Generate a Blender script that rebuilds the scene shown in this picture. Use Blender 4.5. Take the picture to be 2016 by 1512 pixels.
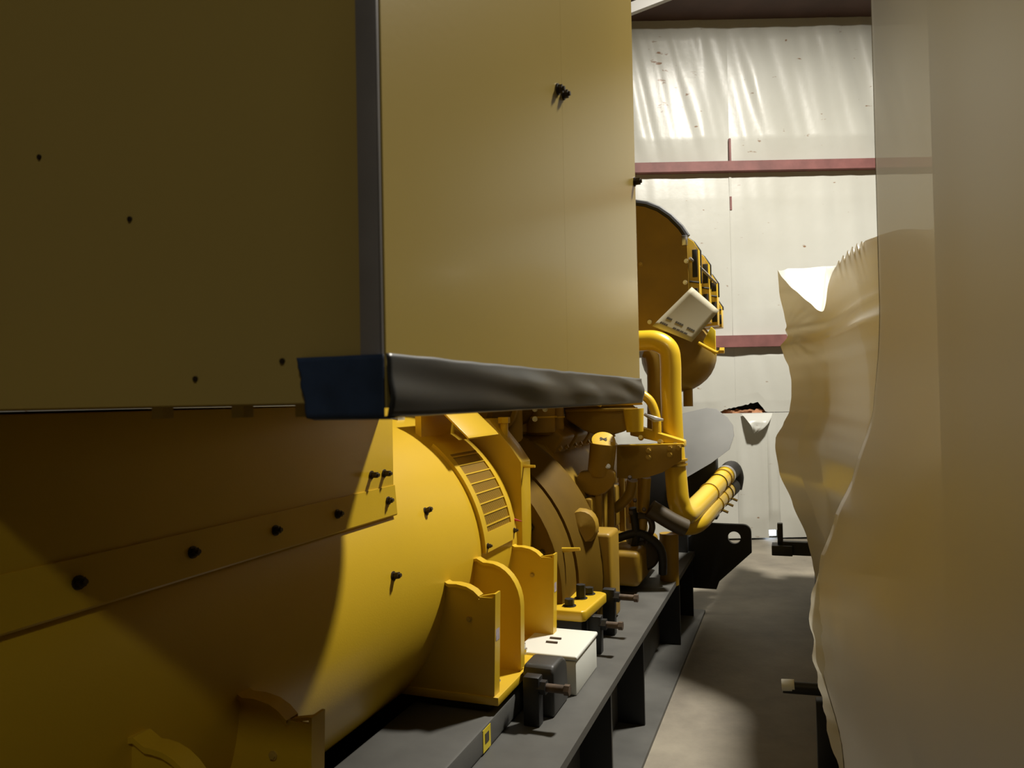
import bpy, bmesh, math, random
from mathutils import Vector, Matrix, noise

random.seed(7)
for o in list(bpy.data.objects):
    bpy.data.objects.remove(o, do_unlink=True)
scene = bpy.context.scene
COL = scene.collection

# ------------------------------------------------------------------ camera
CAM_H = 1.5
FPX = 1500.0                       # focal length in pixels of a 2016 x 1512 frame
PITCH, ROLL = math.radians(1.15), 0.02
YAW = math.radians(20.2)           # the generator set stands skewed to the building wall
cp, sp = math.cos(PITCH), math.sin(PITCH)
R0, U0, F = Vector((1, 0, 0)), Vector((0, -sp, cp)), Vector((0, cp, sp))
CR = R0 * math.cos(ROLL) - U0 * math.sin(ROLL)
CU = R0 * math.sin(ROLL) + U0 * math.cos(ROLL)
cam_d = bpy.data.cameras.new('camera')
cam_d.sensor_width = 36.0
cam_d.lens = 36.0 * FPX / 2016.0
cam_d.clip_start = 0.02
cam_d.dof.use_dof = True
cam_d.dof.focus_distance = 3.2
cam_d.dof.aperture_fstop = 9.0
cam = bpy.data.objects.new('camera', cam_d)
m = Matrix((CR, CU, -F)).transposed().to_4x4()
m.translation = (0, 0, CAM_H)
cam.matrix_world = m
COL.objects.link(cam)
scene.camera = cam

# ------------------------------------------------------------------ world, exposure
w = bpy.data.worlds.new('world')
scene.world = w
w.use_nodes = True
w.node_tree.nodes['Background'].inputs[0].default_value = (0.75, 0.87, 1.0, 1)
w.node_tree.nodes['Background'].inputs[1].default_value = 8.0
vs = scene.view_settings
vs.view_transform = 'Standard'
vs.look = 'None'
vs.exposure = 0.0
vs.gamma = 1.0
vs.use_curve_mapping = False

# ------------------------------------------------------------------ lamps (positions in building coordinates)
LAMPS = [  # x, y, z, watts, size
    (2.75, 4.25, 6.0, 560, 0.5),
    (0.4, -3.6, 5.6, 55, 0.5),
]

# ------------------------------------------------------------------ helpers
def loc(p):
    """building coordinates -> generator set coordinates"""
    c, s = math.cos(YAW), math.sin(YAW)
    return Vector((p[0] * c - p[1] * s, p[0] * s + p[1] * c, p[2]))


def at(px, py, X=None, Y=None, Z=None, D=None):
    """point of the generator-set frame on a given plane seen at a given pixel (planning aid)"""
    d = CR * ((px - 1008) / FPX) + CU * ((756 - py) / FPX) + F
    d = loc(d)
    c = Vector((0, 0, CAM_H))
    if X is not None:
        t = X / d.x
    elif Y is not None:
        t = Y / d.y
    elif Z is not None:
        t = (Z - CAM_H) / d.z
    else:
        t = D
    return c + d * t


def new_mat(name):
    mt = bpy.data.materials.new(name)
    mt.use_nodes = True
    return mt, mt.node_tree, mt.node_tree.nodes['Principled BSDF']


def paint(name, col, rough=0.4, metal=0.0, bump=0.0, bscale=300, var=0.0, vscale=4.0, coat=0.0, dark=None):
    mt, nt, b = new_mat(name)
    b.inputs['Roughness'].default_value = rough
    b.inputs['Metallic'].default_value = metal
    b.inputs['Coat Weight'].default_value = coat
    b.inputs['Coat Roughness'].default_value = 0.15
    tc = nt.nodes.new('ShaderNodeTexCoord')
    if var > 0:
        n = nt.nodes.new('ShaderNodeTexNoise')
        n.inputs['Scale'].default_value = vscale
        n.inputs['Detail'].default_value = 6
        nt.links.new(tc.outputs['Object'], n.inputs['Vector'])
        r = nt.nodes.new('ShaderNodeValToRGB')
        d = dark or tuple(c * (1 - var) for c in col)
        r.color_ramp.elements[0].position = 0.3
        r.color_ramp.elements[1].position = 0.7
        r.color_ramp.elements[0].color = (*d, 1)
        r.color_ramp.elements[1].color = (*col, 1)
        nt.links.new(n.outputs['Fac'], r.inputs['Fac'])
        nt.links.new(r.outputs['Color'], b.inputs['Base Color'])
    else:
        b.inputs['Base Color'].default_value = (*col, 1)
    if bump > 0:
        n2 = nt.nodes.new('ShaderNodeTexNoise')
        n2.inputs['Scale'].default_value = bscale
        nt.links.new(tc.outputs['Object'], n2.inputs['Vector'])
        bp = nt.nodes.new('ShaderNodeBump')
        bp.inputs['Strength'].default_value = bump
        bp.inputs['Distance'].default_value = 0.002
        nt.links.new(n2.outputs['Fac'], bp.inputs['Height'])
        nt.links.new(bp.outputs['Normal'], b.inputs['Normal'])
    return mt


M = {}
M['yellow'] = paint('yellow_enamel', (0.66, 0.425, 0.020), 0.36, bump=0.10, bscale=220, var=0.06, vscale=3, coat=0.15)
M['box'] = paint('enamel_with_reflection', (0.60, 0.435, 0.115), 0.27, bump=0.05, bscale=160, var=0.05, vscale=2, coat=0.2)  # same yellow enamel, paled to carry the reflection of the white film
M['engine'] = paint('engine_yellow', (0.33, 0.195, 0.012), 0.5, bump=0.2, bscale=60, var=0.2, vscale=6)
M['pipe'] = paint('pipe_yellow', (0.70, 0.46, 0.022), 0.28, coat=0.4)
M['mesh'] = paint('vent_brown', (0.17, 0.095, 0.015), 0.6)
M['wire'] = paint('vent_wire', (0.40, 0.25, 0.03), 0.5)
M['bolt'] = paint('dark_bolt', (0.045, 0.03, 0.015), 0.5, metal=0.3)
M['bolt_y'] = paint('painted_bolt', (0.45, 0.30, 0.05), 0.5)
M['steel'] = paint('bright_steel', (0.62, 0.62, 0.62), 0.3, metal=0.9)
M['trim'] = paint('dull_aluminium', (0.40, 0.37, 0.34), 0.5, metal=0.1, var=0.25, vscale=9)
M['black'] = paint('black_paint', (0.014, 0.014, 0.014), 0.5, bump=0.1, bscale=90)
M['deck'] = paint('dusty_black_paint', (0.10, 0.098, 0.088), 0.55, bump=0.1, bscale=80, var=0.35, vscale=5)
M['fender'] = paint('dark_grey_paint', (0.045, 0.044, 0.04), 0.5, bump=0.1, bscale=80, var=0.3, vscale=8)
M['rubber'] = paint('rubber', (0.012, 0.011, 0.010), 0.6)
M['hose'] = paint('dark_hose', (0.05, 0.035, 0.015), 0.5)
M['grey'] = paint('grey_board', (0.155, 0.155, 0.145), 0.75, var=0.15, vscale=4)
M['white'] = paint('white_enamel', (0.74, 0.75, 0.68), 0.4)
M['paper'] = paint('paper', (0.40, 0.365, 0.25), 0.7)
M['ink'] = paint('ink', (0.06, 0.05, 0.03), 0.8)
M['blue_tape'] = paint('blue_tape', (0.035, 0.065, 0.13), 0.6, bump=0.2, bscale=120, var=0.3, vscale=30)
M['grey_tape'] = paint('grey_tape', (0.065, 0.065, 0.06), 0.34)
M['siding'] = paint('brown_siding', (0.10, 0.085, 0.065), 0.7, var=0.3, vscale=1.0)
M['rust'] = paint('rusty_steel', (0.13, 0.09, 0.06), 0.7, metal=0.2, var=0.5, vscale=40)
M['sticker'] = paint('sticker', (0.55, 0.46, 0.52), 0.5, var=0.4, vscale=60)
M['warn'] = paint('warning_yellow', (0.70, 0.55, 0.02), 0.4)
M['red'] = paint('red_tag', (0.45, 0.03, 0.05), 0.5)
M['girt'] = paint('red_primer', (0.25, 0.095, 0.085), 0.6, var=0.35, vscale=7)
M['beam'] = paint('dark_primer', (0.085, 0.045, 0.036), 0.6, var=0.3, vscale=4)
M['fibre'] = paint('fibreglass', (0.62, 0.30, 0.15), 0.95, bump=1.0, bscale=60, var=0.4, vscale=14)
M['strip'] = paint('white_strip', (0.3, 0.29, 0.27), 0.5)
M['housing'] = paint('lamp_housing', (0.4, 0.4, 0.4), 0.5)
M['guard'] = paint('shaded_guard_brown', (0.13, 0.072, 0.004), 0.65, bump=0.1, bscale=90, var=0.15, vscale=8)  # brown of the guard, with engine-bay shade put into the colour
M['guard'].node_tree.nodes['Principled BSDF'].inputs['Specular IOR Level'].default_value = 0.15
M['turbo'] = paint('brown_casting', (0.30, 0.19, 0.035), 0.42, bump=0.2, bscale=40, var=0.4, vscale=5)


def concrete():
    mt, nt, b = new_mat('concrete')
    tc = nt.nodes.new('ShaderNodeTexCoord')
    n = nt.nodes.new('ShaderNodeTexNoise')
    n.inputs['Scale'].default_value = 1.7
    n.inputs['Detail'].default_value = 9
    n.inputs['Roughness'].default_value = 0.65
    nt.links.new(tc.outputs['Object'], n.inputs['Vector'])
    r = nt.nodes.new('ShaderNodeValToRGB')
    r.color_ramp.elements[0].position = 0.32
    r.color_ramp.elements[1].position = 0.72
    r.color_ramp.elements[0].color = (0.15, 0.13, 0.10, 1)
    r.color_ramp.elements[1].color = (0.30, 0.265, 0.20, 1)
    nt.links.new(n.outputs['Fac'], r.inputs['Fac'])
    nt.links.new(r.outputs['Color'], b.inputs['Base Color'])
    b.inputs['Roughness'].default_value = 0.62
    n2 = nt.nodes.new('ShaderNodeTexNoise')
    n2.inputs['Scale'].default_value = 60
    n2.inputs['Detail'].default_value = 4
    nt.links.new(tc.outputs['Object'], n2.inputs['Vector'])
    bp = nt.nodes.new('ShaderNodeBump')
    bp.inputs['Strength'].default_value = 0.25
    bp.inputs['Distance'].default_value = 0.004
    nt.links.new(n2.outputs['Fac'], bp.inputs['Height'])
    nt.links.new(bp.outputs['Normal'], b.inputs['Normal'])
    return mt


M['concrete'] = concrete()


def vinyl():
    """white vinyl facing of the wall insulation, with small rust-brown stains"""
    mt, nt, b = new_mat('vinyl_facing')
    L = nt.links.new
    tc = nt.nodes.new('ShaderNodeTexCoord')
    n = nt.nodes.new('ShaderNodeTexNoise')
    n.inputs['Scale'].default_value = 1.1
    n.inputs['Detail'].default_value = 5
    L(tc.outputs['Object'], n.inputs['Vector'])
    r = nt.nodes.new('ShaderNodeValToRGB')
    r.color_ramp.elements[0].position = 0.3
    r.color_ramp.elements[1].position = 0.7
    r.color_ramp.elements[0].color = (0.53, 0.525, 0.465, 1)
    r.color_ramp.elements[1].color = (0.61, 0.61, 0.555, 1)
    L(n.outputs['Fac'], r.inputs['Fac'])
    mp = nt.nodes.new('ShaderNodeMapping')
    mp.inputs['Scale'].default_value = (9, 9, 20)
    L(tc.outputs['Object'], mp.inputs['Vector'])
    n2 = nt.nodes.new('ShaderNodeTexNoise')
    n2.inputs['Scale'].default_value = 1.0
    n2.inputs['Detail'].default_value = 3
    L(mp.outputs['Vector'], n2.inputs['Vector'])
    r2 = nt.nodes.new('ShaderNodeValToRGB')
    r2.color_ramp.elements[0].position = 0.70
    r2.color_ramp.elements[1].position = 0.76
    # drips of rust below one fixing of the upper sheet
    sx = nt.nodes.new('ShaderNodeSeparateXYZ')
    L(tc.outputs['Object'], sx.inputs[0])

    def mth(op, a_, b_=None):
        nd = nt.nodes.new('ShaderNodeMath')
        nd.operation = op
        for q, v in enumerate((a_, b_)):
            if v is None:
                continue
            if isinstance(v, (int, float)):
                nd.inputs[q].default_value = v
            else:
                L(v, nd.inputs[q])
        return nd.outputs[0]
    gx = mth('MAXIMUM', mth('SUBTRACT', 1.0, mth('ABSOLUTE', mth('DIVIDE', mth('SUBTRACT', sx.outputs[0], 1.62), 0.22))), 0.0)
    gz = mth('MAXIMUM', mth('SUBTRACT', 1.0, mth('ABSOLUTE', mth('DIVIDE', mth('SUBTRACT', sx.outputs[2], 4.72), 0.62))), 0.0)
    L(mth('ADD', n2.outputs['Fac'], mth('MULTIPLY', mth('MULTIPLY', gx, gz), 0.17)), r2.inputs['Fac'])
    mx = nt.nodes.new('ShaderNodeMixRGB')
    mx.inputs['Color2'].default_value = (0.27, 0.16, 0.09, 1)
    L(r2.outputs['Color'], mx.inputs['Fac'])
    L(r.outputs['Color'], mx.inputs['Color1'])
    L(mx.outputs['Color'], b.inputs['Base Color'])
    b.inputs['Roughness'].default_value = 0.34
    n3 = nt.nodes.new('ShaderNodeTexNoise')
    n3.inputs['Scale'].default_value = 14
    n3.inputs['Detail'].default_value = 3
    L(tc.outputs['Object'], n3.inputs['Vector'])
    bp = nt.nodes.new('ShaderNodeBump')
    bp.inputs['Strength'].default_value = 0.12
    bp.inputs['Distance'].default_value = 0.01
    L(n3.outputs['Fac'], bp.inputs['Height'])
    L(bp.outputs['Normal'], b.inputs['Normal'])
    return mt


M['vinyl'] = vinyl()


def film(name, clear, trans, col, ior=1.45, gr=0.25):
    """milky shrink film: scatters, lets light through, a little see-through"""
    mt = bpy.data.materials.new(name)
    mt.use_nodes = True
    nt = mt.node_tree
    nt.nodes.clear()
    L = nt.links.new
    out = nt.nodes.new('ShaderNodeOutputMaterial')
    df = nt.nodes.new('ShaderNodeBsdfDiffuse')
    df.inputs['Color'].default_value = (*col, 1)
    tr = nt.nodes.new('ShaderNodeBsdfTranslucent')
    tr.inputs['Color'].default_value = (0.84, 0.80, 0.66, 1)
    gl = nt.nodes.new('ShaderNodeBsdfGlossy')
    gl.inputs['Roughness'].default_value = gr
    gl.inputs['Color'].default_value = (1, 1, 1, 1)
    tp = nt.nodes.new('ShaderNodeBsdfTransparent')
    tp.inputs['Color'].default_value = (0.95, 0.93, 0.86, 1)
    a = nt.nodes.new('ShaderNodeMixShader')
    a.inputs[0].default_value = trans
    L(df.outputs[0], a.inputs[1]); L(tr.outputs[0], a.inputs[2])
    bm_ = nt.nodes.new('ShaderNodeMixShader')
    fr = nt.nodes.new('ShaderNodeFresnel')
    fr.inputs['IOR'].default_value = ior
    L(fr.outputs[0], bm_.inputs[0]); L(a.outputs[0], bm_.inputs[1]); L(gl.outputs[0], bm_.inputs[2])
    c = nt.nodes.new('ShaderNodeMixShader')
    c.inputs[0].default_value = clear
    L(bm_.outputs[0], c.inputs[1]); L(tp.outputs[0], c.inputs[2])
    L(c.outputs[0], out.inputs['Surface'])
    return mt


M['film'] = film('shrink_film', 0.03, 0.42, (0.86, 0.83, 0.71), 1.3, 0.3)
M['film_shaded'] = film('loose_film_shaded', 0.38, 0.05, (0.15, 0.125, 0.078), 1.05, 0.5)  # same milky film, its colour darkened to stand for aisle-side shade


class MB:
    """collects shapes, builds ONE mesh object"""
    def __init__(self):
        self.v, self.f = [], []

    def add(self, vs_, fs):
        k = len(self.v)
        self.v += [Vector(p) for p in vs_]
        self.f += [tuple(i + k for i in q) for q in fs]
        return self

    def box(self, x0, x1, y0, y1, z0, z1):
        vs_ = [(x, y, z) for x in (x0, x1) for y in (y0, y1) for z in (z0, z1)]
        return self.add(vs_, [(0, 1, 3, 2), (4, 6, 7, 5), (0, 4, 5, 1), (2, 3, 7, 6), (0, 2, 6, 4), (1, 5, 7, 3)])

    def prism(self, pts, d):
        """planar outline extruded by vector d"""
        n = len(pts)
        pts = [Vector(p) for p in pts]
        d = Vector(d)
        fs = [tuple(range(n)), tuple(range(2 * n - 1, n - 1, -1))]
        fs += [(i, i + n, (i + 1) % n + n, (i + 1) % n) for i in range(n)]
        return self.add(pts + [p + d for p in pts], fs)

    def xz(self, pts, y0, y1):
        return self.prism([(p[0], y0, p[1]) for p in pts], (0, y1 - y0, 0))

    def yz(self, pts, x0, x1):
        return self.prism([(x0, p[0], p[1]) for p in pts], (x1 - x0, 0, 0))

    def xy(self, pts, z0, z1):
        return self.prism([(p[0], p[1], z0) for p in pts], (0, 0, z1 - z0))

    def tube(self, path, r, n=14, smooth=0, cap=True):
        P = [Vector(p) for p in path]
        rs = list(r) if hasattr(r, '__len__') else [r] * len(P)
        if smooth:
            Q, RR = [], []
            for i in range(len(P) - 1):
                p0, p1, p2, p3 = P[max(i - 1, 0)], P[i], P[i + 1], P[min(i + 2, len(P) - 1)]
                for k in range(smooth):
                    t = k / smooth
                    Q.append(0.5 * ((2 * p1) + (p2 - p0) * t + (2 * p0 - 5 * p1 + 4 * p2 - p3) * t * t + (3 * p1 - p0 - 3 * p2 + p3) * t ** 3))
                    RR.append(rs[i] + (rs[i + 1] - rs[i]) * t)
            Q.append(P[-1]); RR.append(rs[-1])
            P, rs = Q, RR
        vs_, fs = [], []
        T = (P[1] - P[0]).normalized()
        ref = Vector((0, 0, 1)) if abs(T.z) < 0.9 else Vector((1, 0, 0))
        a = T.cross(ref).normalized()
        for i, p in enumerate(P):
            Tn = (P[min(i + 1, len(P) - 1)] - P[max(i - 1, 0)]).normalized()
            a = (a - Tn * a.dot(Tn)).normalized()
            b = Tn.cross(a)
            for k in range(n):
                q = 2 * math.pi * k / n
                vs_.append(p + (a * math.cos(q) + b * math.sin(q)) * rs[i])
        for i in range(len(P) - 1):
            for k in range(n):
                fs.append((i * n + k, i * n + (k + 1) % n, (i + 1) * n + (k + 1) % n, (i + 1) * n + k))
        if cap:
            fs.append(tuple(range(n - 1, -1, -1)))
            fs.append(tuple(range((len(P) - 1) * n, len(P) * n)))
        return self.add(vs_, fs)

    def cyl(self, a, b, r, n=20):
        return self.tube([a, b], r, n)

    def lathe(self, c, axis, prof, n=48, a0=0.0, a1=None, up=(0, 0, 1)):
        """profile of (distance along axis, radius) turned about the axis"""
        c, axis = Vector(c), Vector(axis).normalized()
        u = axis.cross(Vector(up)).normalized()
        v = u.cross(axis)
        full = a1 is None
        a1 = 2 * math.pi if full else a1
        cols = n if full else n + 1
        vs_, fs = [], []
        for (h, r) in prof:
            for k in range(cols):
                q = a0 + (a1 - a0) * k / n
                vs_.append(c + axis * h + (u * math.cos(q) + v * math.sin(q)) * max(r, 1e-4))
        for i in range(len(prof) - 1):
            for k in range(n):
                k2 = (k + 1) % cols
                fs.append((i * cols + k, i * cols + k2, (i + 1) * cols + k2, (i + 1) * cols + k))
        return self.add(vs_, fs)

    def hexbolt(self, p, nrm, r, h, stud=0.0):
        p, nrm = Vector(p), Vector(nrm).normalized()
        self.tube([p - nrm * 0.002, p + nrm * h], r, 6)
        self.tube([p - nrm * 0.001, p + nrm * 0.003], r * 1.35, 14)
        if stud:
            self.tube([p + nrm * h * 0.9, p + nrm * (h + stud)], r * 0.55, 8)
        return self

    def grid(self, rows):
        """list of rows of points"""
        k = len(rows[0])
        vs_ = [p for r in rows for p in r]
        fs = [(i * k + j, i * k + j + 1, (i + 1) * k + j + 1, (i + 1) * k + j) for i in range(len(rows) - 1) for j in range(k - 1)]
        return self.add(vs_, fs)

    def build(self, name, mat, parent=None, bev=0.0, seg=2, smooth=True, kind=None, label=None, fix=True, ang=35):
        me = bpy.data.meshes.new(name)
        bm = bmesh.new()
        bv = [bm.verts.new(p) for p in self.v]
        for q in self.f:
            try:
                bm.faces.new([bv[i] for i in q])
            except ValueError:
                pass
        if fix:
            bmesh.ops.recalc_face_normals(bm, faces=bm.faces)
        if bev > 0:
            es = [e for e in bm.edges if len(e.link_faces) == 2 and e.calc_face_angle(0) > 0.6]
            bmesh.ops.bevel(bm, geom=es, offset=bev, segments=seg, affect='EDGES', profile=0.5, clamp_overlap=True)
        for f in bm.faces:
            f.smooth = smooth
        bm.to_mesh(me)
        bm.free()
        if smooth:
            me.set_sharp_from_angle(angle=math.radians(ang))
        me.materials.append(M[mat] if isinstance(mat, str) else mat)
        o = bpy.data.objects.new(name, me)
        COL.objects.link(o)
        if parent is not None:
            o.parent = parent
        if kind:
            o['kind'] = kind
        if label:
            o['label'] = label
        return o


def empty(name, label=None, cat=None, group=None, rot=0.0, pos=(0, 0, 0)):
    o = bpy.data.objects.new(name, None)
    COL.objects.link(o)
    o.location = pos
    o.rotation_euler = (0, 0, rot)
    o.empty_display_size = 0.2
    if label:
        o['label'] = label
    if cat:
        o['category'] = cat
    if group:
        o['group'] = group
    return o


def arc(cx, cz, r, a0, a1, n):
    return [(cx + r * math.cos(math.radians(a0 + (a1 - a0) * i / n)), cz + r * math.sin(math.radians(a0 + (a1 - a0) * i / n))) for i in range(n + 1)]


# ================================================================== SETTING (building coordinates)
WY = 7.9                        # face of the back wall
XL, XR, YF, ZC = -8.0, 12.0, -8.0, 7.2


def struct(name, mb, mat, **k):
    return mb.build(name, mat, kind='structure', **k)


struct('floor', MB().box(XL, XR, YF, WY + 0.3, -0.15, 0.0), 'concrete', smooth=False)
struct('ceiling', MB().box(XL, XR, YF, WY + 0.3, ZC, ZC + 0.1), 'beam', smooth=False)
struct('wall_left', MB().box(XL - 0.15, XL, YF, WY + 0.3, -0.15, ZC + 0.1), 'siding', smooth=False)
struct('wall_right', MB().box(XR, XR + 0.15, YF, WY + 0.3, -0.15, ZC + 0.1), 'siding', smooth=False)
struct('wall_front', MB().box(XL - 0.15, XR + 0.15, YF - 0.15, YF, -0.15, ZC + 0.1), 'siding', smooth=False)

# back wall: outer metal skin with a small daylight gap at the floor, vinyl sheets in front
GX0, GX1 = 2.62, 2.74
wall = struct('wall_back', MB()
              .box(XL - 0.15, GX0, WY + 0.12, WY + 0.16, -0.15, ZC + 0.1)
              .box(GX1, XR + 0.15, WY + 0.12, WY + 0.16, -0.15, ZC + 0.1)
              .box(GX0, GX1, WY + 0.12, WY + 0.16, 0.10, ZC + 0.1)
              .box(GX0, GX1, WY + 0.12, WY + 0.16, -0.15, 0.015), 'vinyl', smooth=False)

Z_G1, Z_G2, Z_BEAM = 2.05, 3.86, 5.42      # lower girt, upper girt, underside of the eave beam
SEAM = 2.31                                # vertical seam between two vinyl sheets
TEAR_Z = 1.315


def sheet(x0, x1, z0, z1, seed, fold, zf=1.0, tear=None, nx=90, nz=60):
    """hanging vinyl sheet with slack folds; tear(x) lifts its lower edge"""
    rows = []
    for j in range(nz + 1):
        t = j / nz
        row = []
        for i in range(nx + 1):
            s = i / nx
            x = x0 + (x1 - x0) * s
            zl = z0 + (tear(x) if tear else 0.0)
            z = zl + (z1 - zl) * t
            # slack pleats that start at the top edge and lean to the right going down
            q = x - (1 - t) * 0.35 * zf
            pl = noise.noise((q * 4.2 + seed, t * 0.8, seed)) + 0.5 * noise.noise((q * 10 + seed, t * 0.9, 3.1))
            sm = noise.noise((x * 1.2, z * 1.2, seed + 9))
            edge = min(1.0, s * 8, (1 - s) * 8)
            pin = min(1.0, t * 6, (1 - t) * 6)
            y = WY - 0.012 - fold * (0.55 * pl * (0.35 + 0.65 * pin) + 0.7 * sm * pin + 0.6 * pin) * (0.25 + 0.75 * edge)
            row.append(Vector((x, min(y, WY + 0.05), z)))
        rows.append(row)
    return MB().grid(rows)


def tear_a(x):       # ragged lower edge left of the seam
    k = max(0.0, min(1.0, (x - 2.12) / 0.12)) * max(0.0, min(1.0, (2.62 - x) / 0.08))
    return k * (0.045 + 0.05 * abs(noise.noise((x * 23, 0, 1))) + 0.07 * max(0, (x - 2.3) / 0.3))


for (a, b, sd) in ((XL, 0.2, 1.3), (0.2, SEAM, 5.2), (SEAM, 4.6, 8.8), (4.6, XR, 12.4)):
    near = a in (0.2, SEAM)
    for (z0, z1, fd, zf) in ((Z_G2 + 0.05, Z_BEAM + 0.06, 0.050, 1.0), (Z_G1 + 0.05, Z_G2 - 0.03, 0.024, 0.25), (TEAR_Z, Z_G1 - 0.03, 0.022, 0.3), (0.02, TEAR_Z - 0.005, 0.035, 0.2)):
        if not near:
            mb = sheet(a, b, z0, z1, sd, fd, zf, None, 40, 12)
        elif z0 == TEAR_Z:
            mb = sheet(a, b, z0, z1, sd + z0, fd, zf, tear_a)
        elif z0 == 0.02 and a == SEAM:
            # leave the daylight gap at the floor open
            sheet(SEAM, GX0, z0, z1, sd, fd, zf, None, 20, 40).build('insulation_sheet', 'vinyl', wall, ang=180)
            sheet(GX1, b, z0, z1, sd, fd, zf, None, 60, 40).build('insulation_sheet', 'vinyl', wall, ang=180)
            mb = sheet(GX0, GX1, 0.10, z1, sd, fd, zf, None, 6, 40)
        else:
            mb = sheet(a, b, z0, z1, sd + z0, fd, zf)
        mb.build('insulation_sheet', 'vinyl', wall, ang=180)
# taped seam, rusty where the tape has gone
MB().box(SEAM - 0.012, SEAM + 0.012, WY - 0.022, WY + 0.01, Z_G1 + 0.06, Z_G2 - 0.04).build('seam_tape', 'vinyl', wall)
MB().box(SEAM - 0.010, SEAM + 0.010, WY - 0.050, WY + 0.01, Z_G2 + 0.05, Z_G2 + 0.30).build('seam_rust', 'girt', wall)
MB().box(SEAM - 0.010, SEAM + 0.010, WY - 0.03, WY + 0.01, 3.42, 3.56).build('seam_rust', 'girt', wall)
# torn insulation: brown batt in the tear and a flap hanging from it
rows = []
for j in range(9):
    rows.append([Vector((2.10 + 0.62 * i / 24, WY + 0.02 + 0.03 * noise.noise((i * 0.5, j * 0.6, 2)), TEAR_Z - 0.12 + (0.15 + 0.03 * noise.noise((i * 0.6, 3, 1))) * j / 8)) for i in range(25)])
MB().grid(rows).build('torn_batt', 'fibre', wall)
MB().box(2.0, 2.9, WY + 0.075, WY + 0.08, TEAR_Z - 0.1, TEAR_Z + 0.25).build('dark_gap_sheet', 'rubber', wall, smooth=False)  # black sheet standing for the shade inside the tear
rows = []
for j in range(11):
    t = j / 10
    w0 = 0.30 * (1 - t) ** 0.8 + 0.02
    rows.append([Vector((2.36 + 0.10 * t + w0 * i / 10, WY - 0.03 - 0.11 * math.sin(t * 2.4) - 0.02 * noise.noise((i * .4, j * .4, 1)), TEAR_Z - 0.01 - 0.20 * t)) for i in range(11)])
MB().grid(rows).build('torn_flap', 'vinyl', wall, ang=180)

# girts: cold-formed C channels, lip down
for i, z in enumerate((Z_G1, Z_G2)):
    d = 0.10
    h = 0.12 if i == 0 else 0.10
    mb = MB().xz([(0, 0)], 0, 0) if False else MB()
    y1, y0 = WY + 0.03, WY - d
    mb.prism([(XL, y1, z + h / 2), (XL, y0, z + h / 2), (XL, y0, z - h / 2), (XL, y0 + 0.012, z - h / 2), (XL, y0 + 0.012, z + h / 2 - 0.012), (XL, y1, z + h / 2 - 0.012)], (XR - XL, 0, 0))
    mb.prism([(XL, y1, z - h / 2 + 0.012), (XL, y0 + 0.012, z - h / 2 + 0.012), (XL, y0 + 0.012, z - h / 2), (XL, y1, z - h / 2)], (XR - XL, 0, 0))
    struct('trim_%d' % (i + 1), mb, 'girt', smooth=False)
# eave beam (deep I section) and roof purlins above
b = MB()
b.box(XL, XR, WY - 0.52, WY - 0.02, Z_BEAM, Z_BEAM + 0.03)
b.box(XL, XR, WY - 0.24, WY - 0.20, Z_BEAM + 0.03, ZC - 0.25)
b.box(XL, XR, WY - 0.52, WY - 0.02, ZC - 0.25, ZC - 0.22)
struct('trim_3', b, 'beam', smooth=False)
b = MB()
for k in range(12):
    x = XL + 0.8 + k * 1.6
    b.box(x, x + 0.02, WY - 0.40, WY - 0.24, Z_BEAM + 0.03, ZC - 0.25)
struct('trim_4', b, 'beam', smooth=False)
for k in range(7):
    y = WY - 1.6 - k * 2.0
    struct('trim_%d' % (5 + k), MB().box(XL, XR, y, y + 0.08, ZC - 0.24, ZC - 0.0), 'beam', smooth=False)

# ------------------------------------------------------------------ lamps
LL = ['high bay lamp hanging over the aisle close to the back wall', 'high bay lamp hanging behind the front end of the aisle']
for i, (x, y, z, pw, sz) in enumerate(LAMPS):
    t = empty('high_bay_lamp', LL[i], 'lamp', 'high bay lamps', pos=(x, y, z))
    MB().lathe((0, 0, 0.02), (0, 0, 1), [(0.0, sz * 0.55), (0.02, sz * 0.56), (0.18, 0.16), (0.34, 0.12), (0.36, 0.0)], 28, up=(0, 1, 0)).build('lamp_housing', 'housing', t)
    MB().cyl((0, 0, 0.37), (0, 0, ZC - z), 0.012, 8).build('hanging_rod', 'housing', t)
    ld = bpy.data.lights.new('high_bay_light', 'AREA')
    ld.shape = 'DISK'
    ld.size = sz
    ld.energy = pw
    ld.spread = math.radians(164)
    ld.color = (1.0, 0.955, 0.86)
    lo = bpy.data.objects.new('high_bay_light', ld)
    lo.location = (0, 0, 0.0)
    lo.parent = t
    COL.objects.link(lo)

# white steel brace running under the roof
p0, p1 = Vector((0.96, 6.3, 4.672)), Vector((1.31, 6.3, 4.80))
mb = MB().prism([p0 + (p0 - p1) * 6, p1 + (p1 - p0) * 0.6, p1 + (p1 - p0) * 0.6 + Vector((0, 0, 0.09)), p0 + (p0 - p1) * 6 + Vector((0, 0, 0.09))], (0, 0.06, 0))
o = mb.build('roof_brace', 'strip')
o['label'] = 'pale steel brace running slantwise below the dark eave beam'
o['category'] = 'brace'

# ================================================================== GENERATOR SET
G = empty('generator_set', 'yellow diesel generator set with a large overhanging box on a black skid', 'generator', rot=-YAW)
AX, AZ, RG = -1.59, 0.92, 0.52


def mir(x):
    return 2 * AX - x


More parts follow.
